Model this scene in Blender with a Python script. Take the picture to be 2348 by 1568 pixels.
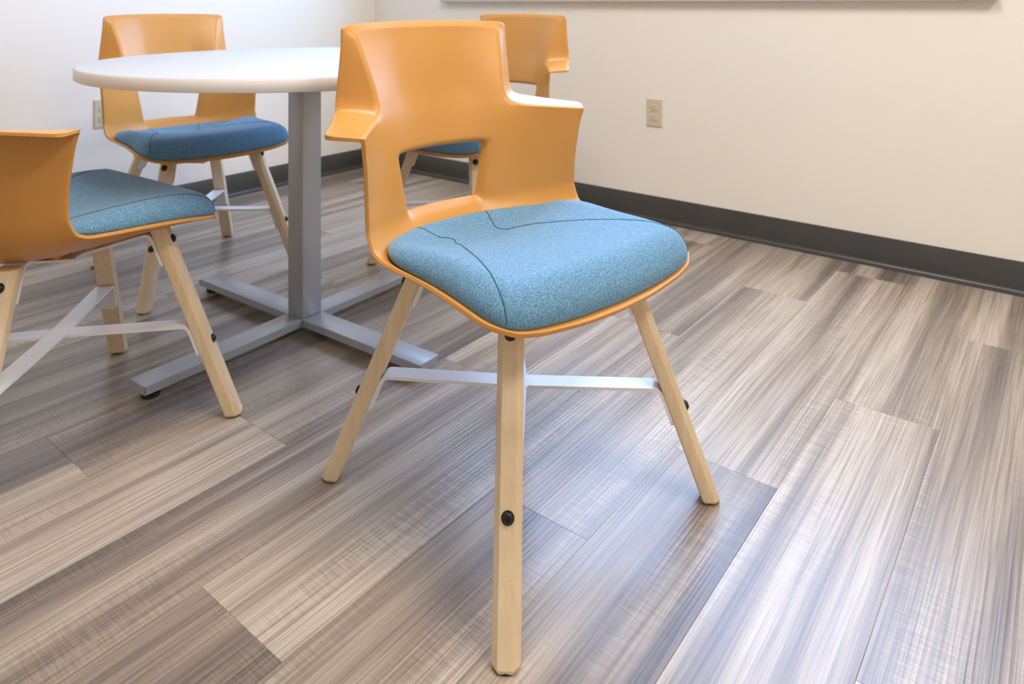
import bpy, bmesh, math, random
from mathutils import Vector, Matrix
from mathutils.bvhtree import BVHTree

random.seed(7)
for o in list(bpy.data.objects):
    bpy.data.objects.remove(o, do_unlink=True)
scene = bpy.context.scene
COL = scene.collection
R = math.radians

# ------------------------------------------------------------------ camera, sky, exposure
cam_data = bpy.data.cameras.new('camera')
cam = bpy.data.objects.new('camera', cam_data)
COL.objects.link(cam)
cam.location = (0.0, 0.0, 0.875)
cam.rotation_euler = (R(90), 0.0, 0.6648)
cam_data.sensor_fit = 'HORIZONTAL'
cam_data.sensor_width = 36.0
cam_data.lens = 1668.0 / 2348.0 * 36.0
cam_data.shift_x = 0.0
cam_data.shift_y = -(784.0 - 10.5) / 2348.0
cam_data.clip_start = 0.02
cam_data.dof.use_dof = True
cam_data.dof.focus_distance = 1.22
cam_data.dof.aperture_fstop = 5.0
scene.camera = cam

world = bpy.data.worlds.new('sky')
scene.world = world
world.use_nodes = True
bg = world.node_tree.nodes['Background']
bg.inputs['Color'].default_value = (0.42, 0.61, 1.0, 1.0)
bg.inputs['Strength'].default_value = 9.0

SKY_PORTAL = (2.30, 1.42)      # window opening, the daylight comes through it
LAMP_STRENGTH = 17.0            # ceiling light panels
LAMP_COLOR = (1.0, 0.92, 0.81)

vs = scene.view_settings
scene.display_settings.display_device = 'sRGB'
vs.view_transform = 'Standard'
vs.look = 'None'
vs.gamma = 1.0
vs.use_curve_mapping = False
vs.exposure = 0.28
scene.cycles.max_bounces = 7
scene.cycles.diffuse_bounces = 5
scene.cycles.glossy_bounces = 3
scene.cycles.transmission_bounces = 2
scene.cycles.transparent_max_bounces = 6
scene.cycles.caustics_reflective = False
scene.cycles.caustics_refractive = False
scene.cycles.sample_clamp_indirect = 6.0
scene.cycles.use_adaptive_sampling = True
scene.cycles.adaptive_threshold = 0.03

# ------------------------------------------------------------------ helpers
def tag(o, label=None, cat=None, group=None, kind=None):
    if label: o['label'] = label
    if cat: o['category'] = cat
    if group: o['group'] = group
    if kind: o['kind'] = kind
    return o

def link(name, data, parent=None):
    o = bpy.data.objects.new(name, data)
    COL.objects.link(o)
    if parent is not None: o.parent = parent
    return o

def mesh(name, verts, faces, mat, parent=None, smooth=False):
    me = bpy.data.meshes.new(name)
    me.from_pydata([tuple(v) for v in verts], [], faces)
    me.materials.append(mat)
    if smooth:
        me.polygons.foreach_set('use_smooth', [True] * len(me.polygons))
    me.update()
    return link(name, me, parent)

def bm_obj(name, bm, mat, parent=None, smooth=False, angle=None):
    bmesh.ops.recalc_face_normals(bm, faces=bm.faces)
    me = bpy.data.meshes.new(name)
    bm.to_mesh(me); bm.free()
    me.materials.append(mat)
    if smooth or angle:
        me.polygons.foreach_set('use_smooth', [True] * len(me.polygons))
        if angle: me.set_sharp_from_angle(angle=R(angle))
    return link(name, me, parent)

def add_box(bm, lo, hi, bevel=0.0, seg=2):
    x0, y0, z0 = lo; x1, y1, z1 = hi
    v = [bm.verts.new(p) for p in ((x0,y0,z0),(x1,y0,z0),(x1,y1,z0),(x0,y1,z0),(x0,y0,z1),(x1,y0,z1),(x1,y1,z1),(x0,y1,z1))]
    f = [bm.faces.new([v[i] for i in q]) for q in ((0,3,2,1),(4,5,6,7),(0,1,5,4),(1,2,6,5),(2,3,7,6),(3,0,4,7))]
    if bevel > 0:
        es = list({e for q in f for e in q.edges})
        bmesh.ops.bevel(bm, geom=es, offset=bevel, segments=seg, profile=0.5, affect='EDGES')

def box(name, lo, hi, mat, parent=None, bevel=0.0, seg=2):
    bm = bmesh.new(); add_box(bm, lo, hi, bevel, seg)
    return bm_obj(name, bm, mat, parent, angle=40 if bevel > 0 else None)

def add_lathe(bm, prof, n=24, M=None, cap0=True, cap1=True):
    M = M or Matrix.Identity(4)
    rings = []
    for r, z in prof:
        if r < 1e-6: rings.append([bm.verts.new(M @ Vector((0, 0, z)))])
        else: rings.append([bm.verts.new(M @ Vector((r*math.cos(2*math.pi*i/n), r*math.sin(2*math.pi*i/n), z))) for i in range(n)])
    for a, b in zip(rings, rings[1:]):
        for i in range(n):
            j = (i+1) % n
            if len(a) == 1 and len(b) == 1: continue
            if len(a) == 1: bm.faces.new((a[0], b[i], b[j]))
            elif len(b) == 1: bm.faces.new((a[i], a[j], b[0]))
            else: bm.faces.new((a[i], a[j], b[j], b[i]))
    if cap0 and len(rings[0]) > 1: bm.faces.new(list(reversed(rings[0])))
    if cap1 and len(rings[-1]) > 1: bm.faces.new(rings[-1])

def add_tube(bm, pts, r, n=6):
    pts = [Vector(p) for p in pts]; rings = []
    for i, p in enumerate(pts):
        d = (pts[min(i+1, len(pts)-1)] - pts[max(i-1, 0)]).normalized()
        a = d.orthogonal().normalized() if i == 0 else (prev - d*prev.dot(d)).normalized()
        prev = a; b = d.cross(a)
        rings.append([bm.verts.new(p + (a*math.cos(2*math.pi*k/n) + b*math.sin(2*math.pi*k/n))*r) for k in range(n)])
    for a, b in zip(rings, rings[1:]):
        for k in range(n): bm.faces.new((a[k], a[(k+1)%n], b[(k+1)%n], b[k]))
    bm.faces.new(list(reversed(rings[0]))); bm.faces.new(rings[-1])

def lerp_table(t, tab):
    if t <= tab[0][0]: return tab[0][1]
    for (a, va), (b, vb) in zip(tab, tab[1:]):
        if t <= b:
            k = (t-a)/(b-a); return va + (vb-va)*k
    return tab[-1][1]

def smooth_table(t, tab):     # monotone-ish cubic (Catmull-Rom) through the table
    n = len(tab)
    if t <= tab[0][0]: return tab[0][1]
    if t >= tab[-1][0]: return tab[-1][1]
    for i in range(n-1):
        if t <= tab[i+1][0]:
            x0, y0 = tab[i]; x1, y1 = tab[i+1]; h = x1-x0; k = (t-x0)/h
            m0 = (y1-tab[i-1][1])/(x1-tab[i-1][0]) if i > 0 else (y1-y0)/h
            m1 = (tab[i+2][1]-y0)/(tab[i+2][0]-x0) if i < n-2 else (y1-y0)/h
            return (2*k**3-3*k*k+1)*y0+(k**3-2*k*k+k)*h*m0+(-2*k**3+3*k*k)*y1+(k**3-k*k)*h*m1

def spline(pts, n):           # Catmull-Rom through pts, n samples per span
    P = [Vector(p) for p in pts]; out = []
    for i in range(len(P)-1):
        p0 = P[i-1] if i else P[0]*2-P[1]; p3 = P[i+2] if i+2 < len(P) else P[-1]*2-P[-2]
        p1, p2 = P[i], P[i+1]
        for k in range(n):
            t = k/n
            out.append(0.5*((2*p1)+(p2-p0)*t+(2*p0-5*p1+4*p2-p3)*t*t+(3*p1-p0-3*p2+p3)*t**3))
    out.append(P[-1]); return out

# ------------------------------------------------------------------ materials
def new_mat(name):
    m = bpy.data.materials.new(name); m.use_nodes = True
    nt = m.node_tree
    return m, nt, nt.nodes['Principled BSDF']

def N(nt, kind, **kw):
    n = nt.nodes.new(kind)
    for k, v in kw.items(): setattr(n, k, v)
    return n

def ramp(nt, fac, stops):
    r = N(nt, 'ShaderNodeValToRGB'); els = r.color_ramp.elements
    while len(els) < len(stops): els.new(0.5)
    for e, (p, c) in zip(els, stops): e.position = p; e.color = (*c, 1.0)
    nt.links.new(fac, r.inputs['Fac']); return r.outputs['Color']

def noise(nt, vec, scale, detail=3.0, rough=0.55, dist=0.0):
    n = N(nt, 'ShaderNodeTexNoise'); n.inputs['Scale'].default_value = scale
    n.inputs['Detail'].default_value = detail; n.inputs['Roughness'].default_value = rough
    n.inputs['Distortion'].default_value = dist
    if vec is not None: nt.links.new(vec, n.inputs['Vector'])
    return n.outputs['Fac']

def mapping(nt, vec, scale=(1,1,1), loc=(0,0,0)):
    m = N(nt, 'ShaderNodeMapping'); m.inputs['Scale'].default_value = scale; m.inputs['Location'].default_value = loc
    nt.links.new(vec, m.inputs['Vector']); return m.outputs['Vector']

def mix(nt, fac, a, b, blend='MIX'):
    m = N(nt, 'ShaderNodeMix', data_type='RGBA', blend_type=blend)
    for sock, v in ((m.inputs[0], fac), (m.inputs[6], a), (m.inputs[7], b)):
        if hasattr(v, 'node'): nt.links.new(v, sock)
        elif isinstance(v, tuple): sock.default_value = (*v, 1.0)
        else: sock.default_value = v
    return m.outputs[2]

def math_n(nt, op, a, b=0.0):
    m = N(nt, 'ShaderNodeMath', operation=op)
    for s, v in ((m.inputs[0], a), (m.inputs[1], b)):
        if hasattr(v, 'node'): nt.links.new(v, s)
        else: s.default_value = v
    return m.outputs[0]

def bump(nt, bsdf, height, strength, dist=0.001):
    b = N(nt, 'ShaderNodeBump'); b.inputs['Strength'].default_value = strength; b.inputs['Distance'].default_value = dist
    nt.links.new(height, b.inputs['Height']); nt.links.new(b.outputs['Normal'], bsdf.inputs['Normal'])

def simple(name, col, rough, metal=0.0, grain=0.0, gscale=400.0, vary=0.04, spec=0.5):
    m, nt, b = new_mat(name)
    tc = N(nt, 'ShaderNodeTexCoord').outputs['Object']
    n1 = noise(nt, tc, 9.0, 0.0)
    lo = tuple(c*(1-vary) for c in col); hi = tuple(min(1, c*(1+vary)) for c in col)
    nt.links.new(ramp(nt, n1, [(0.3, lo), (0.7, hi)]), b.inputs['Base Color'])
    b.inputs['Roughness'].default_value = rough; b.inputs['Metallic'].default_value = metal
    b.inputs['Specular IOR Level'].default_value = spec
    if grain > 0: bump(nt, b, noise(nt, tc, gscale, 0.0), grain, 0.0004)
    return m

M_PLASTIC = simple('orange_plastic', (0.60, 0.275, 0.058), 0.36, grain=0.12, gscale=900.0, vary=0.02)
M_WHITE = simple('white_powder_coat', (0.82, 0.82, 0.84), 0.28, grain=0.03, gscale=700.0, vary=0.01)
M_SILVER = simple('silver_powder_coat', (0.45, 0.46, 0.47), 0.36, metal=0.35, grain=0.05, gscale=900.0, vary=0.02)
M_BLACK = simple('black_rubber', (0.012, 0.012, 0.013), 0.45)
M_BOLT = simple('black_steel', (0.022, 0.021, 0.02), 0.33, metal=0.4)
M_TOP = simple('white_laminate', (0.55, 0.545, 0.545), 0.6, grain=0.02, gscale=500.0, vary=0.01, spec=0.3)
M_EDGE = simple('white_edge_band', (0.90, 0.88, 0.85), 0.4, vary=0.01)
M_BASE = simple('dark_vinyl', (0.055, 0.053, 0.047), 0.32, grain=0.06, gscale=300.0, vary=0.05)
M_PLATE = simple('ivory_plastic', (0.62, 0.56, 0.41), 0.35, vary=0.01)
M_SOCKET = simple('ivory_socket', (0.60, 0.53, 0.37), 0.4, vary=0.01)
M_SLOT = simple('dark_slot', (0.16, 0.13, 0.08), 0.6)
M_CEIL = simple('ceiling_tile', (0.80, 0.79, 0.76), 0.9, grain=0.3, gscale=60.0)
M_FRAME = simple('white_window_frame', (0.75, 0.75, 0.74), 0.4)
M_SILL = simple('cream_sill', (0.62, 0.57, 0.49), 0.45)
M_THREAD = simple('dark_blue_thread', (0.03, 0.085, 0.125), 0.8)
M_GROUT = simple('subfloor', (0.05, 0.042, 0.035), 0.8)

def wall_mat():
    m, nt, b = new_mat('cream_wall_paint')
    tc = N(nt, 'ShaderNodeTexCoord').outputs['Object']
    big = noise(nt, tc, 1.3, 1.0); sc = noise(nt, mapping(nt, tc, (5, 5, 3)), 6.0, 2.0, 0.7, 1.2)
    c = ramp(nt, big, [(0.3, (0.870, 0.812, 0.720)), (0.7, (0.890, 0.832, 0.740))])
    dirt = ramp(nt, sc, [(0.70, (0, 0, 0)), (0.80, (1, 1, 1))])
    c = mix(nt, math_n(nt, 'MULTIPLY', dirt, 0.12), c, (0.66, 0.60, 0.52))
    nt.links.new(c, b.inputs['Base Color']); b.inputs['Roughness'].default_value = 0.55
    b.inputs['Specular IOR Level'].default_value = 0.3
    bump(nt, b, noise(nt, tc, 320.0, 0.0), 0.06, 0.0006)
    return m
M_WALL = wall_mat()

def plank_mat():
    m, nt, b = new_mat('vinyl_plank')
    tc = N(nt, 'ShaderNodeTexCoord').outputs['Object']
    oi = N(nt, 'ShaderNodeObjectInfo'); rnd = oi.outputs['Random']
    sp = N(nt, 'ShaderNodeSeparateColor'); nt.links.new(oi.outputs['Color'], sp.inputs[0]); tone = sp.outputs[0]
    off = N(nt, 'ShaderNodeCombineXYZ')
    for i, k in enumerate((41.0, 17.0, 63.0)): nt.links.new(math_n(nt, 'MULTIPLY', rnd, k), off.inputs[i])
    add = N(nt, 'ShaderNodeVectorMath', operation='ADD'); nt.links.new(tc, add.inputs[0]); nt.links.new(off.outputs[0], add.inputs[1])
    v = add.outputs[0]
    # slow sideways drift so that the grain wanders
    bands = noise(nt, mapping(nt, v, (14.5, 0.5, 1.0)), 1.0, 1.5, 0.5, 0.25)
    fineb = noise(nt, mapping(nt, v, (55.0, 0.9, 1.0)), 1.0, 1.0, 0.6)
    grain = noise(nt, mapping(nt, v, (260.0, 3.0, 1.0)), 1.0, 1.0, 0.6)
    fine = noise(nt, mapping(nt, v, (720.0, 7.0, 1.0)), 1.0, 0.0, 0.6)
    cross = noise(nt, mapping(nt, v, (28.0, 300.0, 1.0)), 1.0, 0.0, 0.6)
    f = math_n(nt, 'ADD', math_n(nt, 'MULTIPLY', bands, 0.79), math_n(nt, 'MULTIPLY', fineb, 0.21))
    f = math_n(nt, 'ADD', f, math_n(nt, 'MULTIPLY', math_n(nt, 'SUBTRACT', tone, 0.40), 0.17))
    c = ramp(nt, f, [(0.33, (0.165, 0.131, 0.110)), (0.42, (0.250, 0.201, 0.166)), (0.49, (0.350, 0.280, 0.218)),
                     (0.56, (0.45, 0.368, 0.288)), (0.65, (0.55, 0.462, 0.370))])
    g = ramp(nt, grain, [(0.36, (0.62, 0.61, 0.60)), (0.56, (1, 1, 1))])
    c = mix(nt, 0.75, c, mix(nt, 1.0, c, g, 'MULTIPLY'))
    c = mix(nt, 0.6, c, mix(nt, 1.0, c, ramp(nt, fine, [(0.35, (0.72, 0.72, 0.72)), (0.62, (1.08, 1.08, 1.08))]), 'MULTIPLY'))
    cr = ramp(nt, cross, [(0.35, (0.84, 0.84, 0.84)), (0.65, (1.1, 1.1, 1.1))])
    mask = ramp(nt, noise(nt, mapping(nt, v, (9.0, 1.3, 1.0)), 1.0, 1.0), [(0.45, (0, 0, 0)), (0.62, (1, 1, 1))])
    c = mix(nt, math_n(nt, 'MULTIPLY', mask, 0.8), c, mix(nt, 1.0, c, cr, 'MULTIPLY'))
    nt.links.new(c, b.inputs['Base Color'])
    # embossed grain: long wavering lines
    wob = N(nt, 'ShaderNodeTexWave', wave_type='BANDS', bands_direction='X', wave_profile='SIN')
    wob.inputs['Scale'].default_value = 34.0; wob.inputs['Distortion'].default_value = 9.0
    wob.inputs['Detail'].default_value = 1.0; wob.inputs['Detail Scale'].default_value = 1.0
    nt.links.new(mapping(nt, v, (1.0, 0.06, 1.0)), wob.inputs['Vector'])
    hgt = math_n(nt, 'ADD', math_n(nt, 'MULTIPLY', math_n(nt, 'POWER', wob.outputs['Fac'], 3.0), 0.8), math_n(nt, 'MULTIPLY', grain, 0.6))
    bump(nt, b, hgt, 0.32, 0.0006)
    rg = math_n(nt, 'ADD', 0.25, math_n(nt, 'MULTIPLY', grain, 0.14))
    nt.links.new(rg, b.inputs['Roughness'])
    b.inputs['Specular IOR Level'].default_value = 0.68
    return m
M_PLANK = plank_mat()

def fabric_mat():
    m, nt, b = new_mat('blue_felt')
    tc = N(nt, 'ShaderNodeTexCoord').outputs['Object']
    n1 = noise(nt, tc, 1100.0, 1.0, 0.7); n2 = noise(nt, tc, 420.0, 1.0, 0.65)
    f = math_n(nt, 'ADD', math_n(nt, 'MULTIPLY', n1, 0.55), math_n(nt, 'MULTIPLY', n2, 0.45))
    c = ramp(nt, f, [(0.36, (0.052, 0.15, 0.25)), (0.50, (0.12, 0.265, 0.405)), (0.64, (0.26, 0.425, 0.565))])
    nt.links.new(c, b.inputs['Base Color']); b.inputs['Roughness'].default_value = 0.9
    b.inputs['Specular IOR Level'].default_value = 0.15
    b.inputs['Sheen Weight'].default_value = 0.35; b.inputs['Sheen Roughness'].default_value = 0.45
    b.inputs['Sheen Tint'].default_value = (0.75, 0.87, 1.0, 1.0)
    bump(nt, b, f, 0.5, 0.0008)
    return m
M_FABRIC = fabric_mat()

def wood_mat():
    m, nt, b = new_mat('maple_wood')
    tc = N(nt, 'ShaderNodeTexCoord').outputs['Object']
    a = noise(nt, mapping(nt, tc, (60, 60, 3.0)), 1.0, 3.0, 0.55, 0.6)
    s = noise(nt, mapping(nt, tc, (700, 700, 16)), 1.0, 2.0)
    c = ramp(nt, a, [(0.3, (0.75, 0.565, 0.345)), (0.5, (0.80, 0.62, 0.395)), (0.7, (0.84, 0.665, 0.44))])
    c = mix(nt, 1.0, c, ramp(nt, s, [(0.3, (0.93, 0.92, 0.9)), (0.6, (1, 1, 1))]), 'MULTIPLY')
    k = noise(nt, mapping(nt, tc, (130, 130, 5)), 1.0, 2.0)
    c = mix(nt, ramp(nt, k, [(0.76, (0, 0, 0)), (0.80, (0.7, 0.7, 0.7))]), c, (0.36, 0.22, 0.10))
    nt.links.new(c, b.inputs['Base Color']); b.inputs['Roughness'].default_value = 0.42
    bump(nt, b, s, 0.05, 0.0005)
    return m
M_WOOD = wood_mat()

def glass_mat():
    m = bpy.data.materials.new('clear_glass'); m.use_nodes = True; nt = m.node_tree
    nt.nodes.remove(nt.nodes['Principled BSDF'])
    out = nt.nodes['Material Output']
    tr = N(nt, 'ShaderNodeBsdfTransparent'); tr.inputs['Color'].default_value = (0.96, 0.98, 0.98, 1)
    gl = N(nt, 'ShaderNodeBsdfGlossy'); gl.inputs['Roughness'].default_value = 0.02
    fr = N(nt, 'ShaderNodeFresnel'); fr.inputs['IOR'].default_value = 1.45
    mx = N(nt, 'ShaderNodeMixShader')
    nt.links.new(fr.outputs[0], mx.inputs[0]); nt.links.new(tr.outputs[0], mx.inputs[1]); nt.links.new(gl.outputs[0], mx.inputs[2])
    nt.links.new(mx.outputs[0], out.inputs['Surface'])
    return m
M_GLASS = glass_mat()

def lamp_mat():
    m, nt, b = new_mat('lit_diffuser')
    b.inputs['Base Color'].default_value = (0.8, 0.8, 0.8, 1)
    b.inputs['Emission Color'].default_value = (*LAMP_COLOR, 1)
    b.inputs['Emission Strength'].default_value = LAMP_STRENGTH
    return m
M_LAMP = lamp_mat()

# ------------------------------------------------------------------ room shell
X0, X1, Y0, Y1, ZC = -3.055, 2.30, -2.60, 2.675, 2.70
T = 0.14
def struct(o): return tag(o, kind='structure')

floor = struct(box('floor', (X0-T, Y0-T, -0.12), (X1+T, Y1+T, -0.0045), M_GROUT))
struct(box('ceiling', (X0-T, Y0-T, ZC), (X1+T, Y1+T, ZC+0.1), M_CEIL))
struct(box('wall_left', (X0-T, Y0-T, -0.12), (X0, Y1+T, ZC), M_WALL))
struct(box('wall_right', (X1, Y0-T, -0.12), (X1+T, Y1+T, ZC), M_WALL))
struct(box('wall_front', (X0, Y0-T, -0.12), (X1, Y0, ZC), M_WALL))
WX0, WX1, WZ0, WZ1 = -2.515, -0.215, 0.915, 2.335
bm = bmesh.new()
add_box(bm, (X0, Y1, -0.12), (WX0, Y1+T, ZC)); add_box(bm, (WX1, Y1, -0.12), (X1, Y1+T, ZC))
add_box(bm, (WX0, Y1, -0.12), (WX1, Y1+T, WZ0-0.028)); add_box(bm, (WX0, Y1, WZ1), (WX1, Y1+T, ZC))
struct(bm_obj('wall_back', bm, M_WALL))

# window in the back wall: frame, mullions, panes and a sill that shows along the top of the picture
win = struct(link('window_1', None)); win.location = ((WX0+WX1)/2, Y1+0.09, WZ0)
wx, wh = (WX1-WX0)/2, WZ1-WZ0
def in_win(name, lo, hi, mat, bev=0.003): return box(name, lo, hi, mat, win, bev)
fw = 0.05
in_win('frame_rail', (-wx, -0.03, 0.0), (wx, 0.03, fw), M_FRAME)
in_win('frame_rail', (-wx, -0.03, wh-fw), (wx, 0.03, wh), M_FRAME)
for s in (-wx, wx-fw): in_win('frame_stile', (s, -0.03, fw), (s+fw, 0.03, wh-fw), M_FRAME)
third = (2*wx-2*fw)/3
for k in (1, 2): in_win('mullion', (-wx+fw+third*k-0.02, -0.028, fw), (-wx+fw+third*k+0.02, 0.028, wh-fw), M_FRAME)
for k in range(3):
    a = -wx+fw+third*k+(0.02 if k else 0); c = -wx+fw+third*(k+1)-(0.02 if k < 2 else 0)
    mesh('pane', [(a, 0, fw), (c, 0, fw), (c, 0, wh-fw), (a, 0, wh-fw)], [(0, 1, 2, 3)], M_GLASS, win)
sill = box('window_sill', (-2.530-win.location.x, -0.125, -0.028), (-0.203-win.location.x, 0.045, 0.0), M_SILL, win, 0.004)
portal = bpy.data.lights.new('window_portal', 'AREA'); portal.shape = 'RECTANGLE'
portal.size, portal.size_y = SKY_PORTAL
portal.cycles.is_portal = True
po = link('window_portal', portal); po.location = ((WX0+WX1)/2, Y1+T+0.02, (WZ0+WZ1)/2); po.rotation_euler = (R(-90), 0, 0)

# vinyl cove base: flat face, curved toe
def cove(name, p0, p1, inward):
    prof = [(0.0, 0.100), (0.0024, 0.100), (0.0034, 0.0985), (0.0034, 0.019)]
    for k in range(1, 7):
        a = R(90*k/6); prof.append((0.0034+0.0150*(1-math.cos(a)), 0.019-0.0150*math.sin(a)))
    prof += [(0.0205, 0.0030), (0.0210, 0.0), (0.0, 0.0)]
    p0, p1, inward = Vector(p0), Vector(p1), Vector(inward)
    vs_, fs = [], []; n = len(prof)
    for p in (p0, p1):
        for d, z in prof: vs_.append(p + inward*d + Vector((0, 0, z)))
    for i in range(n):
        j = (i+1) % n; fs.append((i, j, n+j, n+i))
    fs += [tuple(range(n)), tuple(range(2*n-1, n-1, -1))]
    bm = bmesh.new(); vv = [bm.verts.new(v) for v in vs_]
    for q in fs: bm.faces.new([vv[i] for i in q])
    return struct(bm_obj(name, bm, M_BASE, angle=35))
cove('baseboard_left', (X0, Y0, 0), (X0, Y1, 0), (1, 0, 0))
cove('baseboard_back', (X0+0.0212, Y1, 0), (X1, Y1, 0), (0, -1, 0))
cove('baseboard_right', (X1, Y0, 0), (X1, Y1-0.0212, 0), (-1, 0, 0))
cove('baseboard_front', (X0+0.0212, Y0, 0), (X1-0.0212, Y0, 0), (0, 1, 0))

# floor planks, each its own piece; joints where the photograph shows them
PW, PL, V0 = 0.2026, 1.2115, -0.231
JOINT = {-1: 1.017, 0: 1.717, 1: 1.330, 2: 1.012, 3: 0.573, 4: 1.314, 5: 0.861, 6: 0.577, 7: 1.434, 8: 0.25, 9: 1.085, 10: 1.76, 11: 0.62, 12: 2.34, 13: 1.52}
# plank lightness: printed tone, plus window glare put into some planks' colour: (row, segment past the joint)
TONE = {(-1, 1): .8, (-1, 0): .40, (-1, -1): .7, (0, 0): .5, (0, -1): .55, (1, 1): .4, (1, 0): .45, (1, -1): .38, (2, 1): .65, (2, 0): .68, (2, -1): .7,
        (3, 1): .3, (3, 0): .9, (3, -1): .25, (4, 0): .4, (4, -1): .6, (5, 0): .4, (5, -1): .7, (6, 0): .55, (6, -1): .15, (7, 0): .5, (7, -1): .3}
pm_cache = {}
def plank_mesh(x0, x1, y0, y1):
    key = tuple(round(t, 4) for t in (x0, x1, y0, y1))
    if key not in pm_cache:
        e = 0.00045; z0, z1 = -0.0045, 0.0
        vv = [(x0,y0,z0),(x1,y0,z0),(x1,y1,z0),(x0,y1,z0),(x0,y0,z1-e),(x1,y0,z1-e),(x1,y1,z1-e),(x0,y1,z1-e),(x0+e,y0+e,z1),(x1-e,y0+e,z1),(x1-e,y1-e,z1),(x0+e,y1-e,z1)]
        ff = [(0,1,5,4),(1,2,6,5),(2,3,7,6),(3,0,4,7),(4,5,9,8),(5,6,10,9),(6,7,11,10),(7,4,8,11),(8,9,10,11)]
        me = bpy.data.meshes.new('plank'); me.from_pydata(vv, [], ff); me.materials.append(M_PLANK)
        pm_cache[key] = me
    return pm_cache[key]
g = 0.0001
row = -13
while True:
    vr = V0 - PW*row; vl = vr - PW       # row spans vl..vr in x
    if vr <= X0: break
    if vl < X1:
        j = JOINT.get(row, random.uniform(0, PL))
        y = j - PL*math.ceil((j-Y0)/PL)
        while y < Y1:
            a, b_ = max(y+g, Y0), min(y+PL-g, Y1)
            l, r_ = max(vl+g, X0), min(vr-g, X1)
            if b_-a > 0.01 and r_-l > 0.004:
                cxp, cyp = (vl+vr)/2, y+PL/2
                o = link('plank', plank_mesh(l-cxp, r_-cxp, a-cyp, b_-cyp), floor); o.location = (cxp, cyp, 0)
                tone = TONE.get((row, round((y-j)/PL)), random.uniform(.2, .8)); o.color = (tone, tone, tone, 1)
            y += PL
    row += 1

# ceiling lights (above the picture)
for x, y, where in ((-0.75, 0.85, 'above the nearest chair'), (1.10, 0.85, 'above the bare floor')):
    if True:
        t = link('ceiling_light', None); t.location = (x, y, ZC)
        tag(t, 'white recessed ceiling light panel '+where, 'light', 'ceiling light panels')
        bm = bmesh.new()
        for lo, hi in (((-0.31, -0.61, -0.012), (-0.28, 0.61, 0)), ((0.28, -0.61, -0.012), (0.31, 0.61, 0)), ((-0.28, -0.61, -0.012), (0.28, -0.58, 0)), ((-0.28, 0.58, -0.012), (0.28, 0.61, 0))):
            add_box(bm, lo, hi)
        bm_obj('frame', bm, M_FRAME, t)
        mesh('diffuser', [(-0.28, -0.58, -0.004), (-0.28, 0.58, -0.004), (0.28, 0.58, -0.004), (0.28, -0.58, -0.004)], [(0, 1, 2, 3)], M_LAMP, t)

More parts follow.
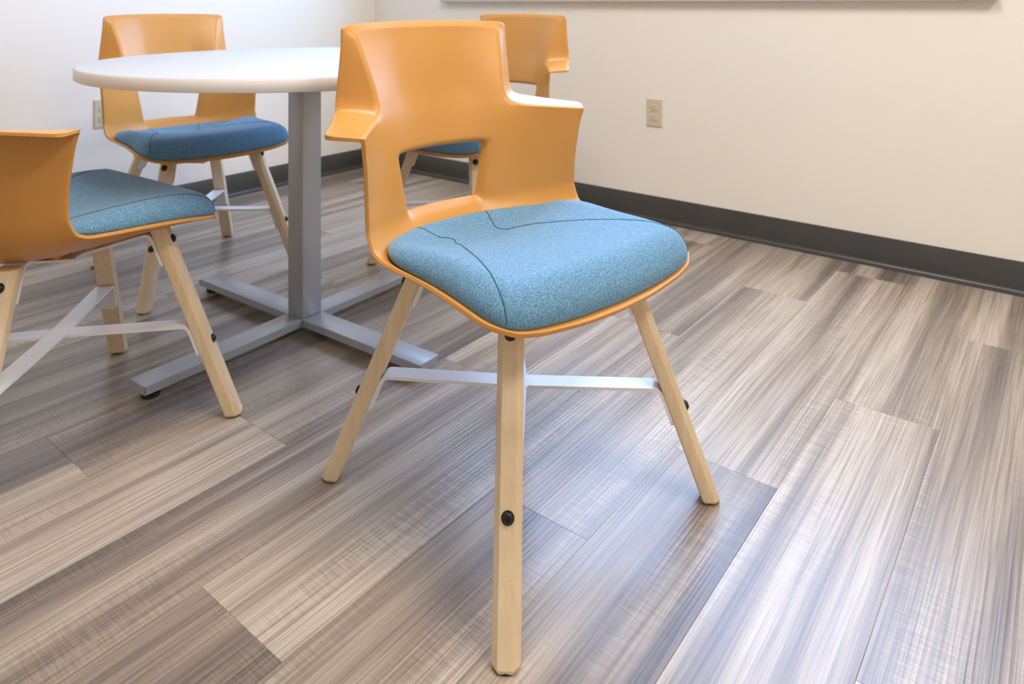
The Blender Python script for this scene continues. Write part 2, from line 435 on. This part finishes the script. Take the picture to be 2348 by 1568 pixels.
# ------------------------------------------------------------------ chair
def make_shell(parent):
    rows = [
     [(0,.2465,.4075),(.09,.2425,.4095),(.160,.2350,.4145),(.203,.2270,.4220),(.2300,.2080,.4330)],      # 0 seat front edge
     [(0,.2280,.4170),(.09,.2260,.4170),(.160,.2200,.4190),(.200,.2080,.4260),(.2370,.1850,.4370)],      # 1
     [(0,.1500,.4130),(.09,.1500,.4140),(.160,.1480,.4190),(.200,.1400,.4300),(.2365,.1300,.4440)],      # 2
     [(0,.0600,.4020),(.09,.0600,.4060),(.160,.0580,.4160),(.198,.0550,.4320),(.2300,.0500,.4480)],      # 3
     [(0,-.0300,.3840),(.09,-.0300,.3940),(.160,-.0250,.4140),(.202,-.0150,.4340),(.2360,-.0100,.4530)], # 4
     [(0,-.1200,.3840),(.09,-.1150,.3960),(.160,-.0950,.4200),(.208,-.0700,.4400),(.2445,-.0550,.4590)], # 5
     [(0,-.1800,.4230),(.09,-.1720,.4260),(.162,-.1450,.4400),(.212,-.1060,.4560),(.2470,-.0760,.4690)], # 6
     [(0,-.2080,.4640),(.094,-.1990,.4640),(.163,-.1660,.4720),(.215,-.1210,.4840),(.2475,-.0890,.4970)],# 7 hole bottom
     [None,            (.104,-.2040,.5280),(.165,-.1740,.5320),(.218,-.1250,.5420),(.2495,-.0890,.5510)],# 8
     [(0,-.2360,.5930),(.114,-.2070,.5930),(.168,-.1800,.5930),(.222,-.1270,.5990),(.2545,-.0840,.6040)],# 9 hole top
     [(0,-.2420,.6250),(.108,-.2160,.6250),(.167,-.1850,.6260),(.222,-.1290,.6290),(.2590,-.0815,.6310)],# 10
     [(0,-.2480,.6600),(.098,-.2290,.6600),(.163,-.1960,.6610),(.212,-.1420,.6585),(.2645,-.0770,.6560)],# 11 arm top
     [(0,-.2550,.6900),(.090,-.2440,.6900),(.1555,-.2085,.6890)],                                        # 12
     [(0,-.2620,.7250),(.088,-.2530,.7250),(.1620,-.2195,.7240)],                                        # 13
     [(0,-.2730,.7750),(.092,-.2640,.7750),(.1725,-.2365,.7730)],                                        # 14
     [(0,-.2820,.8120),(.097,-.2735,.8120),(.1790,-.2500,.8080)],                                        # 15
     [(0,-.2865,.8300),(.100,-.2760,.8290),(.1830,-.2570,.8260)],                                        # 16 top crease
    ]
    flange = {(11,4): (.3120,-.1300,.6600), (11,3): (.2640,-.1900,.6675), (11,2): (.2225,-.2530,.6760), (12,2): (.2175,-.2590,.7000),
              (13,2): (.2140,-.2590,.7300), (14,2): (.2085,-.2600,.7750), (15,2): (.2050,-.2600,.8120), (16,2): (.2030,-.2610,.8370),
              (16,1): (.104,-.2860,.8410), (16,0): (0,-.2960,.8425)}
    lip = {(7,0): (0,-.2330,.4770), (7,1): (.0860,-.2230,.4760), (8,1): (.0960,-.2230,.5280), (9,1): (.1060,-.2260,.5850), (9,0): (0,-.2540,.5850)}
    # extra column beside the hole, extra rows above and below it, so that its corners stay tight
    def col_between(a, b, k):
        x = a[0]+(b[0]-a[0])*k; q = (x/b[0])**2
        return (x, a[1]+(b[1]-a[1])*q, a[2]+(b[2]-a[2])*q)
    KC = .70
    def split_row(r): return [r[0], col_between(r[0], r[1], KC) if r[0] else None] + r[1:]
    rows = [split_row(r) for r in rows]
    def between(a, b, k): return [None if (p is None or q is None) else tuple(u+(v-u)*k for u, v in zip(p, q)) for p, q in zip(a, b)]
    r7, r8, r9 = rows[7], rows[8], rows[9]
    rows = rows[:8] + [between(r7, r8, .30), r8, between(r8, r9, .70)] + rows[9:]
    up = lambda r: r if r <= 7 else (9 if r == 8 else r+2)      # old row number -> new
    flange = {(up(r), c+1 if c else 0): p for (r, c), p in flange.items()}
    flange[(18, 1)] = col_between(flange[(18, 0)], flange[(18, 2)], KC)
    L7, L71, L8, L9, L90 = lip[(7,0)], lip[(7,1)], lip[(8,1)], lip[(9,1)], lip[(9,0)]
    mid3 = lambda p, q, k: tuple(u+(v-u)*k for u, v in zip(p, q))
    lip = {(7,0): L7, (7,1): col_between(L7, L71, KC), (7,2): L71, (8,2): mid3(L71, L8, .30), (9,2): L8, (10,2): mid3(L8, L9, .70), (11,2): L9, (11,1): col_between(L90, L9, KC), (11,0): L90}
    bm = bmesh.new(); vid = {}
    def vert(key, p):
        if key not in vid: vid[key] = bm.verts.new(p)
        return vid[key]
    def gv(r, c, s):      # grid vertex on side s
        x, y, z = rows[r][c]; return vert(('g', r, c, s if c else 0), (x*s if c else 0, y, z))
    def fv(r, c, s):
        x, y, z = flange[(r, c)]; return vert(('f', r, c, s if c else 0), (x*s if c else 0, y, z))
    def lv(r, c, s):
        x, y, z = lip[(r, c)]; return vert(('l', r, c, s if c else 0), (x*s if c else 0, y, z))
    for s in (1, -1):
        for r in range(len(rows)-1):
            n = min(len(rows[r]), len(rows[r+1]))
            for c in range(n-1):
                if r in (7, 8, 9, 10) and c in (0, 1): continue
                bm.faces.new((gv(r,c,s), gv(r+1,c,s), gv(r+1,c+1,s), gv(r,c+1,s)))
        B = [(18,0),(18,1),(18,2),(18,3),(17,3),(16,3),(15,3),(14,3),(13,3),(13,4),(13,5)]
        for a, b in zip(B, B[1:]): bm.faces.new((gv(*a,s), gv(*b,s), fv(*b,s), fv(*a,s)))
        H = [(7,0),(7,1),(7,2),(8,2),(9,2),(10,2),(11,2),(11,1),(11,0)]
        for a, b in zip(H, H[1:]): bm.faces.new((gv(*a,s), gv(*b,s), lv(*b,s), lv(*a,s)))
    bmesh.ops.recalc_face_normals(bm, faces=bm.faces)
    bm.faces.ensure_lookup_table()
    test = min(bm.faces, key=lambda f: (f.calc_center_median()-Vector((0.05, 0.1, 0.41))).length)
    if test.normal.z < 0: bmesh.ops.reverse_faces(bm, faces=bm.faces)
    cl = bm.edges.layers.float.get('crease_edge') or bm.edges.layers.float.new('crease_edge')
    def crease(a, b, w):
        e = bm.edges.get((a, b))
        if e: e[cl] = w
    for s in (1, -1):
        for a, b in zip(B, B[1:]): crease(gv(*a,s), gv(*b,s), 0.55 if a[0] == b[0] == 18 else 1.0)
        for a, b in zip(H, H[1:]): crease(gv(*a,s), gv(*b,s), 0.40)
        crease(gv(13,5,s), fv(13,5,s), 0.75)
        crease(gv(12,5,s), gv(13,5,s), 0.6)
        crease(fv(18,2,s), fv(18,3,s), 0.4); crease(fv(18,3,s), fv(17,3,s), 0.4)
    me = bpy.data.meshes.new('shell'); bm.to_mesh(me); bm.free()
    me.materials.append(M_PLASTIC)
    me.polygons.foreach_set('use_smooth', [True]*len(me.polygons))
    o = link('shell', me, parent)
    so = o.modifiers.new('thickness', 'SOLIDIFY'); so.thickness = 0.0074; so.offset = -1.0
    so.edge_crease_rim = 0.35; so.edge_crease_inner = 0.7; so.edge_crease_outer = 0.7
    su = o.modifiers.new('smooth', 'SUBSURF'); su.levels = 3; su.render_levels = 3
    dg = bpy.context.evaluated_depsgraph_get()
    me2 = bpy.data.meshes.new_from_object(o.evaluated_get(dg)); o.modifiers.clear(); o.data = me2
    return o

# seat cushion: outline, then a height field over it
CUSH = [(0,-.197),(.05,-.1955),(.10,-.184),(.15,-.158),(.19,-.118),(.218,-.080),(.2295,-.045),(.2295,-.01),(.2245,.035),(.2235,.08),(.2270,.125),(.2300,.165),(.2275,.195),(.2150,.2150),(.190,.2250),(.15,.2310),(.08,.2370),(0,.2395)]
def cush_rim(x, y):       # height at which the cushion meets the shell
    side = lerp_table(y, [(-.2,.452),(-.1,.462),(-.05,.460),(.05,.450),(.13,.446),(.18,.4425),(.212,.4355),(.24,.4220)])
    mid = lerp_table(y, [(-.2,.448),(-.12,.44),(.15,.44),(.24,.4205)])
    k = min(1, abs(x)/0.2); return mid + (side-mid)*k*k
def cush_top(x, y):
    ax = abs(x)
    zc = smooth_table(y, [(-.21,.458),(-.19,.451),(-.150,.4395),(-.113,.430),(-.085,.4375),(-.045,.4475),(.0,.4545),(.06,.4635),(.12,.4715),(.17,.4755),(.205,.4750),(.25,.464)])
    k = lerp_table(y, [(-.2,.018),(-.113,.038),(-.05,.031),(.02,.024),(.10,.014),(.18,.004),(.25,.0)])
    side = k*min(1.0, (ax/.19))**2 if ax > 0 else 0
    # the hollow between the seams at the rear
    hw = lerp_table(y, [(-.2,.070),(-.113,.042),(-.06,.05)])
    w = max(0.0, 1-abs(y+.118)/.065)
    edge = 1/(1+math.exp((ax-hw)/.008))
    hollow = -.011*w*edge
    # puffed panels fall to the seam lines
    return zc + side + hollow
SEAM = [(.085,-.188),(.070,-.150),(.057,-.113),(.068,-.088),(.084,-.058),(.122,.013),(.160,.09),(.189,.150),(.2045,.183),(.2110,.200),(.2138,.2105),(.2147,.2138),(.21495,.21475)]
def seam_dist(x, y):
    best = 9
    for (x0, y0), (x1, y1) in zip(SEAM, SEAM[1:]):
        dx, dy = x1-x0, y1-y0; t = max(0, min(1, ((abs(x)-x0)*dx+(y-y0)*dy)/(dx*dx+dy*dy)))
        best = min(best, math.hypot(abs(x)-x0-dx*t, y-y0-dy*t))
    return best
CC = Vector((0, 0.03))
half = [Vector(p) for p in CUSH]
right = spline([(p.x, p.y, 0) for p in half], 6)
outline = [Vector((p.x, p.y)) for p in right] + [Vector((-p.x, p.y)) for p in reversed(right[1:-1])]
def inset_dist(x, y):
    p = Vector((abs(x), y)); best = 9
    for a, b in zip(right, right[1:]):
        a2, b2 = a.xy, b.xy; d = b2-a2; t = max(0, min(1, (p-a2).dot(d)/d.length_squared))
        best = min(best, (p-a2-d*t).length)
    return best
def cush_z(x, y, s=None):
    zr = cush_rim(x, y); zt = cush_top(x, y)
    rad = lerp_table(y, [(-.2,.022),(-.1,.026),(.0,.030),(.15,.042),(.22,.050)])
    d = 0.0 if s is not None and s >= 1 else inset_dist(x, y)
    t = min(1.0, d/rad); prof = math.sqrt(max(0.0, 1-(1-t)**2))
    z = zr + (zt-zr)*prof
    return z - 0.0011*math.exp(-(seam_dist(x, y)/.0045)**2)
def make_cushion(parent):
    ss = [0.025*i for i in range(36)] + [.893, .91, .925, .94, .953, .965, .976, .985, .992, .997, 1.0]
    n = len(outline); vs_, fs = [], []
    vs_.append((CC.x, CC.y, cush_z(CC.x, CC.y)))
    for s in ss[1:]:
        for p in outline:
            q = CC + (p-CC)*s; vs_.append((q.x, q.y, cush_z(q.x, q.y, s)))
    for z, s in ((-.006, 0.994), (-.011, 0.965), (-.013, 0.92)):
        for p in outline:
            q = CC + (p-CC)*s; vs_.append((q.x, q.y, cush_rim(p.x, p.y)+z))
    R_ = len(ss)-1+3
    for i in range(n): fs.append((0, 1+i, 1+(i+1) % n))
    for k in range(R_-1):
        for i in range(n):
            j = (i+1) % n; a = 1+k*n; b = 1+(k+1)*n
            fs.append((a+i, b+i, b+j, a+j))
    a = 1+(R_-1)*n
    fs.append(tuple(a+i for i in reversed(range(n))))
    bm = bmesh.new(); vv = [bm.verts.new(v) for v in vs_]
    for f in fs: bm.faces.new([vv[i] for i in f])
    tree = BVHTree.FromPolygons([Vector(v) for v in vs_], fs)
    o = bm_obj('seat_cushion', bm, M_FABRIC, parent, smooth=True)
    path = spline([(x, y, 0) for x, y in SEAM], 10)
    for s in (1, -1):
        pts = []
        for p in path:
            hit = tree.ray_cast(Vector((p.x*s, p.y, 1.0)), Vector((0, 0, -1)))[0]
            if hit: pts.append(hit + Vector((0, 0, 0.0002)))
        bm = bmesh.new(); add_tube(bm, pts, 0.0009, 6)
        so = bm_obj('seam', bm, M_THREAD, o, smooth=True)
        so['label'] = 'dark blue stitched seam'
    return o

FOOT = {1: (.2465, .2480), -1: (.2290, .2655)}     # front and rear feet, half spacing and reach
LEGS = {}   # (sx, sy): (s at floor, ds/dz, top z)
for sx in (1, -1):
    LEGS[(sx, 1)] = (.985, 1.055, .409); LEGS[(sx, -1)] = (.985, 1.21, .397)
SECT = [(-.0155,-.0180),(-.0130,-.0195),(.0055,-.0195),(.0165,-.0112),(.0165,.0112),(.0055,.0195),(-.0130,.0195),(-.0155,.0180)]
def leg_frame(sx, sy):
    o = Vector((sx*FOOT[sy][0], sy*FOOT[sy][1], 0)).normalized(); t = Vector((-o.y, o.x, 0)); return o, t
def leg_axis(sx, sy, z):
    s0, k, zt = LEGS[(sx, sy)]; return Vector((sx*FOOT[sy][0], sy*FOOT[sy][1], 0))*(s0-k*z) + Vector((0, 0, z))
def make_bolt(parent, sx, sy, z):
    o, t = leg_frame(sx, sy)
    ax = (leg_axis(sx, sy, z+.01)-leg_axis(sx, sy, z)).normalized()
    nrm = t.cross(ax).normalized()
    if nrm.dot(o) < 0: nrm = -nrm
    c = leg_axis(sx, sy, z) + o*.0163
    Mx = Matrix((( *t, 0), (*(nrm.cross(t)), 0), (*nrm, 0), (0, 0, 0, 1))).transposed(); Mx.translation = c
    bm = bmesh.new()
    add_lathe(bm, [(.0, -.002), (.0092, -.002), (.0092, .0012), (.0086, .0018), (.0078, .0018), (.0074, .0030), (.0062, .0046), (.0042, .0056), (.0026, .0058), (.0024, .0030), (0, .0030)], 20, Mx, cap0=False, cap1=False)
    b = bm_obj('bolt', bm, M_BOLT, parent, angle=40); b['label'] = 'black button-head bolt'
def make_leg(parent, sx, sy):
    o, t = leg_frame(sx, sy); zt = LEGS[(sx, sy)][2]
    bm = bmesh.new(); rings = []
    for z, sc in ((.0030, .86), (.0075, 1.0), (.10, 1.0), (.25, 1.0), (zt-.002, 1.0), (zt, .96)):
        c = leg_axis(sx, sy, z)
        rings.append([bm.verts.new(c + o*a*sc + t*b*sc) for a, b in SECT])
    n = len(SECT)
    for a, b in zip(rings, rings[1:]):
        for i in range(n): bm.faces.new((a[i], a[(i+1) % n], b[(i+1) % n], b[i]))
    bm.faces.new(list(reversed(rings[0]))); bm.faces.new(rings[-1])
    bmesh.ops.bevel(bm, geom=[e for e in bm.edges if abs((e.verts[0].co-e.verts[1].co).normalized().z) > .5], offset=.0008, segments=1, affect='EDGES')
    l = bm_obj('leg', bm, M_WOOD, parent, angle=20)
    bm = bmesh.new(); c = leg_axis(sx, sy, 0)
    add_lathe(bm, [(.0125, 0.0), (.0135, .0012), (.0135, .0040)], 20, Matrix.Translation(c))
    gl = bm_obj('glide', bm, M_BLACK, l, angle=40); gl['label'] = 'black plastic foot glide'
    make_bolt(l, sx, sy, .166); make_bolt(l, sx, sy, zt-.026)
    return l
def strip(bm, path, wdir, w, th):       # flat bar along path (list of points), width along wdir
    P = [Vector(p) for p in path]; rings = []
    for i, p in enumerate(P):
        d0 = (P[i]-P[i-1]).normalized() if i else (P[1]-P[0]).normalized()
        d1 = (P[i+1]-P[i]).normalized() if i+1 < len(P) else d0
        d = (d0+d1).normalized(); nrm = wdir.cross(d).normalized(); sc = 1/max(.5, d.dot(d1))
        rings.append([bm.verts.new(p + wdir*(w/2)*a + nrm*(th/2)*b*sc) for a, b in ((-1,-1),(1,-1),(1,1),(-1,1))])
    for a, b in zip(rings, rings[1:]):
        for i in range(4): bm.faces.new((a[i], a[(i+1) % 4], b[(i+1) % 4], b[i]))
    bm.faces.new(list(reversed(rings[0]))); bm.faces.new(rings[-1])
def cross_brace(name, parent, zb, zlow, w, th, hub, zh=None):
    zh = zh or zb
    bm = bmesh.new()
    add_arm = []
    for (sx, sy) in LEGS:
        o, t = leg_frame(sx, sy)
        def inner(z): 
            a = leg_axis(sx, sy, z); return o*(a.dot(o)-.0155-th/2-.0004)+Vector((0, 0, z))
        e = inner(zb); dn = (inner(zlow)-e).normalized(); rr = .011
        path = [o*hub+Vector((0,0,zh)), e-o*rr]
        for k in (1, 2, 3):      # bend
            u = k/4; path.append((e-o*rr)*(1-u)**2 + e*2*u*(1-u) + (e+dn*rr)*u*u)
        path += [e+dn*rr, inner(zlow+.004)]
        strip(bm, path, t, w, th)
        p = inner(zlow+.004); strip(bm, [p, inner(zlow)], t, w*.82, th)
    o, t = leg_frame(1, 1); o2, t2 = leg_frame(1, -1)
    k = hub*1.02
    cs = [(o*a+o2*b) for a, b in ((k,-k),(k,k),(-k,k),(-k,-k))]
    lo = [bm.verts.new((c.x, c.y, zh-th/2)) for c in cs]; hi = [bm.verts.new((c.x, c.y, zh+th/2)) for c in cs]
    bm.faces.new(lo); bm.faces.new(hi)
    for i in range(4): bm.faces.new((lo[i], lo[(i+1) % 4], hi[(i+1) % 4], hi[i]))
    return bm_obj(name, bm, M_WHITE, parent, angle=45)

def make_chair():
    root = link('side_chair', None)
    make_shell(root); make_cushion(root)
    for (sx, sy) in LEGS: make_leg(root, sx, sy)
    st = cross_brace('stretcher', root, .2000, .138, .037, .0055, .021); st['label'] = 'white metal cross stretcher'
    br = cross_brace('seat_bracket', root, .3960, .330, .040, .0055, .050, .3640); br['label'] = 'white metal bracket under the seat'
    bm = bmesh.new()
    add_lathe(bm, [(.048, .3660), (.056, .374), (.064, .384)], 28, Matrix.Translation((0, -.030, 0)))
    bo = bm_obj('shell_boss', bm, M_PLASTIC, root, angle=40)
    return root
def copy_tree(o, parent=None):
    c = o.copy(); COL.objects.link(c); c.parent = parent
    for ch in list(o.children): copy_tree(ch, c)
    return c

chair = make_chair()
SPOTS = [
 ((-.7985, 1.0312), -1.7395, 'nearest orange chair, whole in view, with light blue felt seat and maple legs'),
 ((-2.3100, 1.2490), -1.6880, 'orange chair with blue seat behind the round white table by the wall'),
 ((-1.6550, .6020), .0540, 'orange chair cut off at the left edge, seen from behind'),
 ((-1.6422, 1.8793), 3.1102, 'orange chair in the room corner, mostly hidden behind the nearest chair'),
]
for i, ((x, y), rz, lab) in enumerate(SPOTS):
    c = chair if i == 0 else copy_tree(chair)
    c.location = (x, y, 0); c.rotation_euler = (0, 0, rz)
    tag(c, lab, 'chair', 'orange chairs around the table')

# ------------------------------------------------------------------ round table
TX, TY, TR = -1.664, 1.209, R(2.4)
table = tag(link('round_table', None), 'round white table on a silver post with a four-legged base', 'table')
table.location = (TX, TY, 0); table.rotation_euler = (0, 0, TR)
TRAD, TZ, TT = .540, .7275, .0285
bm = bmesh.new()
add_lathe(bm, [(TRAD-.0008, TZ-.0018), (TRAD-.0022, TZ-.0004), (TRAD-.004, TZ)], 160, cap0=False, cap1=True)
add_lathe(bm, [(TRAD-.004, TZ-TT), (TRAD-.0015, TZ-TT+.0006)], 160, cap0=True, cap1=False)
bm_obj('tabletop', bm, M_TOP, table, angle=50)
bm = bmesh.new()
add_lathe(bm, [(TRAD-.0015, TZ-TT+.0006), (TRAD, TZ-TT+.0025), (TRAD, TZ-.0032), (TRAD-.0008, TZ-.0018)], 160, cap0=False, cap1=False)
bm_obj('edge_band', bm, M_EDGE, table, angle=50)
LZ0, LZ1, LW, LL = .0195, .0385, .066, .455
box('post', (-.031, -.031, LZ1), (.031, .031, TZ-TT-.004), M_SILVER, table, .0022, 2)
box('mounting_plate', (-.16, -.16, TZ-TT-.004), (.16, .16, TZ-TT), M_SILVER, table)
def base_leg(ang, r0):
    bm = bmesh.new(); w = LW/2; th = .0026
    # folded channel: top plate, two side lips, end lip
    add_box(bm, (r0, -w, LZ1-th), (LL, w, LZ1), .0011, 2)
    add_box(bm, (r0, -w, LZ0), (LL, -w+th, LZ1-th*.6)); add_box(bm, (r0, w-th, LZ0), (LL, w, LZ1-th*.6))
    add_box(bm, (LL-th, -w, LZ0), (LL, w, LZ1-th*.6))
    bmesh.ops.rotate(bm, verts=bm.verts, cent=(0, 0, 0), matrix=Matrix.Rotation(ang, 3, 'Z'))
    l = bm_obj('base_leg', bm, M_SILVER, table, angle=40)
    bm = bmesh.new()
    add_lathe(bm, [(.0175, 0), (.0195, .0015), (.0195, .0085), (.0165, .0120), (.0065, .0128), (.0060, LZ1-.004)], 28, Matrix.Rotation(ang, 4, 'Z') @ Matrix.Translation((LL-.028, .004, 0)))
    p = bm_obj('leveling_foot', bm, M_BLACK, l, angle=40); p['label'] = 'black rubber leveling foot'
for k in range(4): base_leg(R(90*k), 0.0 if k % 2 == 0 else LW/2+.0006)

# ------------------------------------------------------------------ wall outlets
def outlet(loc, rz, label):
    t = link('wall_outlet', None); t.location = loc; t.rotation_euler = (0, 0, rz)
    tag(t, label, 'outlet', 'wall outlets')
    # local: x right along wall, y into the wall, front face towards -y
    bm = bmesh.new(); w, h_, d, e = .0345, .0575, .0055, .004
    back = [bm.verts.new(p) for p in ((-w,0,-h_),(w,0,-h_),(w,0,h_),(-w,0,h_))]
    rim_ = [bm.verts.new(p) for p in ((-w,-.0018,-h_),(w,-.0018,-h_),(w,-.0018,h_),(-w,-.0018,h_))]
    fr = [bm.verts.new(p) for p in ((-w+e,-d,-h_+e),(w-e,-d,-h_+e),(w-e,-d,h_-e),(-w+e,-d,h_-e))]
    for a, b in ((back, rim_), (rim_, fr)):
        for i in range(4): bm.faces.new((a[i], a[(i+1) % 4], b[(i+1) % 4], b[i]))
    bm.faces.new(fr); bm.faces.new(list(reversed(back)))
    bm_obj('plate', bm, M_PLATE, t)
    for zc in (.0195, -.0195):
        bm = bmesh.new(); n = 32; pts = []
        for i in range(n):
            a = 2*math.pi*i/n; x, z = .0172*math.cos(a), .0172*math.sin(a)
            pts.append((x, max(-.0142, min(.0142, z))))
        a_ = [bm.verts.new((x, -.0050, zc+z)) for x, z in pts]; b_ = [bm.verts.new((x, -.0066, zc+z)) for x, z in pts]
        c_ = [bm.verts.new((x*.95, -.0072, zc+z*.95)) for x, z in pts]
        for p, q in ((a_, b_), (b_, c_)):
            for i in range(n): bm.faces.new((p[i], p[(i+1) % n], q[(i+1) % n], q[i]))
        bm.faces.new(c_)
        rec = bm_obj('receptacle', bm, M_SOCKET, t, angle=40)
        for sx, hh in ((-.0063, .0042), (.0063, .0034)):
            box('slot', (sx-.0012, -.0074, zc+.0045-hh), (sx+.0012, -.0068, zc+.0045+hh), M_SLOT, rec)
        bm = bmesh.new()
        add_lathe(bm, [(.0025, 0), (.0025, .0006)], 14, Matrix.Translation((0, -.0068, zc-.0075)) @ Matrix.Rotation(R(90), 4, 'X'))
        bm_obj('ground_hole', bm, M_SLOT, rec)
    bm = bmesh.new()
    add_lathe(bm, [(.0032, 0), (.0030, .0010), (0, .0014)], 14, Matrix.Translation((0, -.0054, 0)) @ Matrix.Rotation(R(90), 4, 'X'))
    bm_obj('screw', bm, M_PLATE, t)
outlet((-1.363, Y1, .4375), 0.0, 'ivory duplex outlet on the wall right of the nearest chair')
outlet((X0, 1.268, .4435), R(90), 'ivory duplex outlet half hidden behind the chair at the far wall')
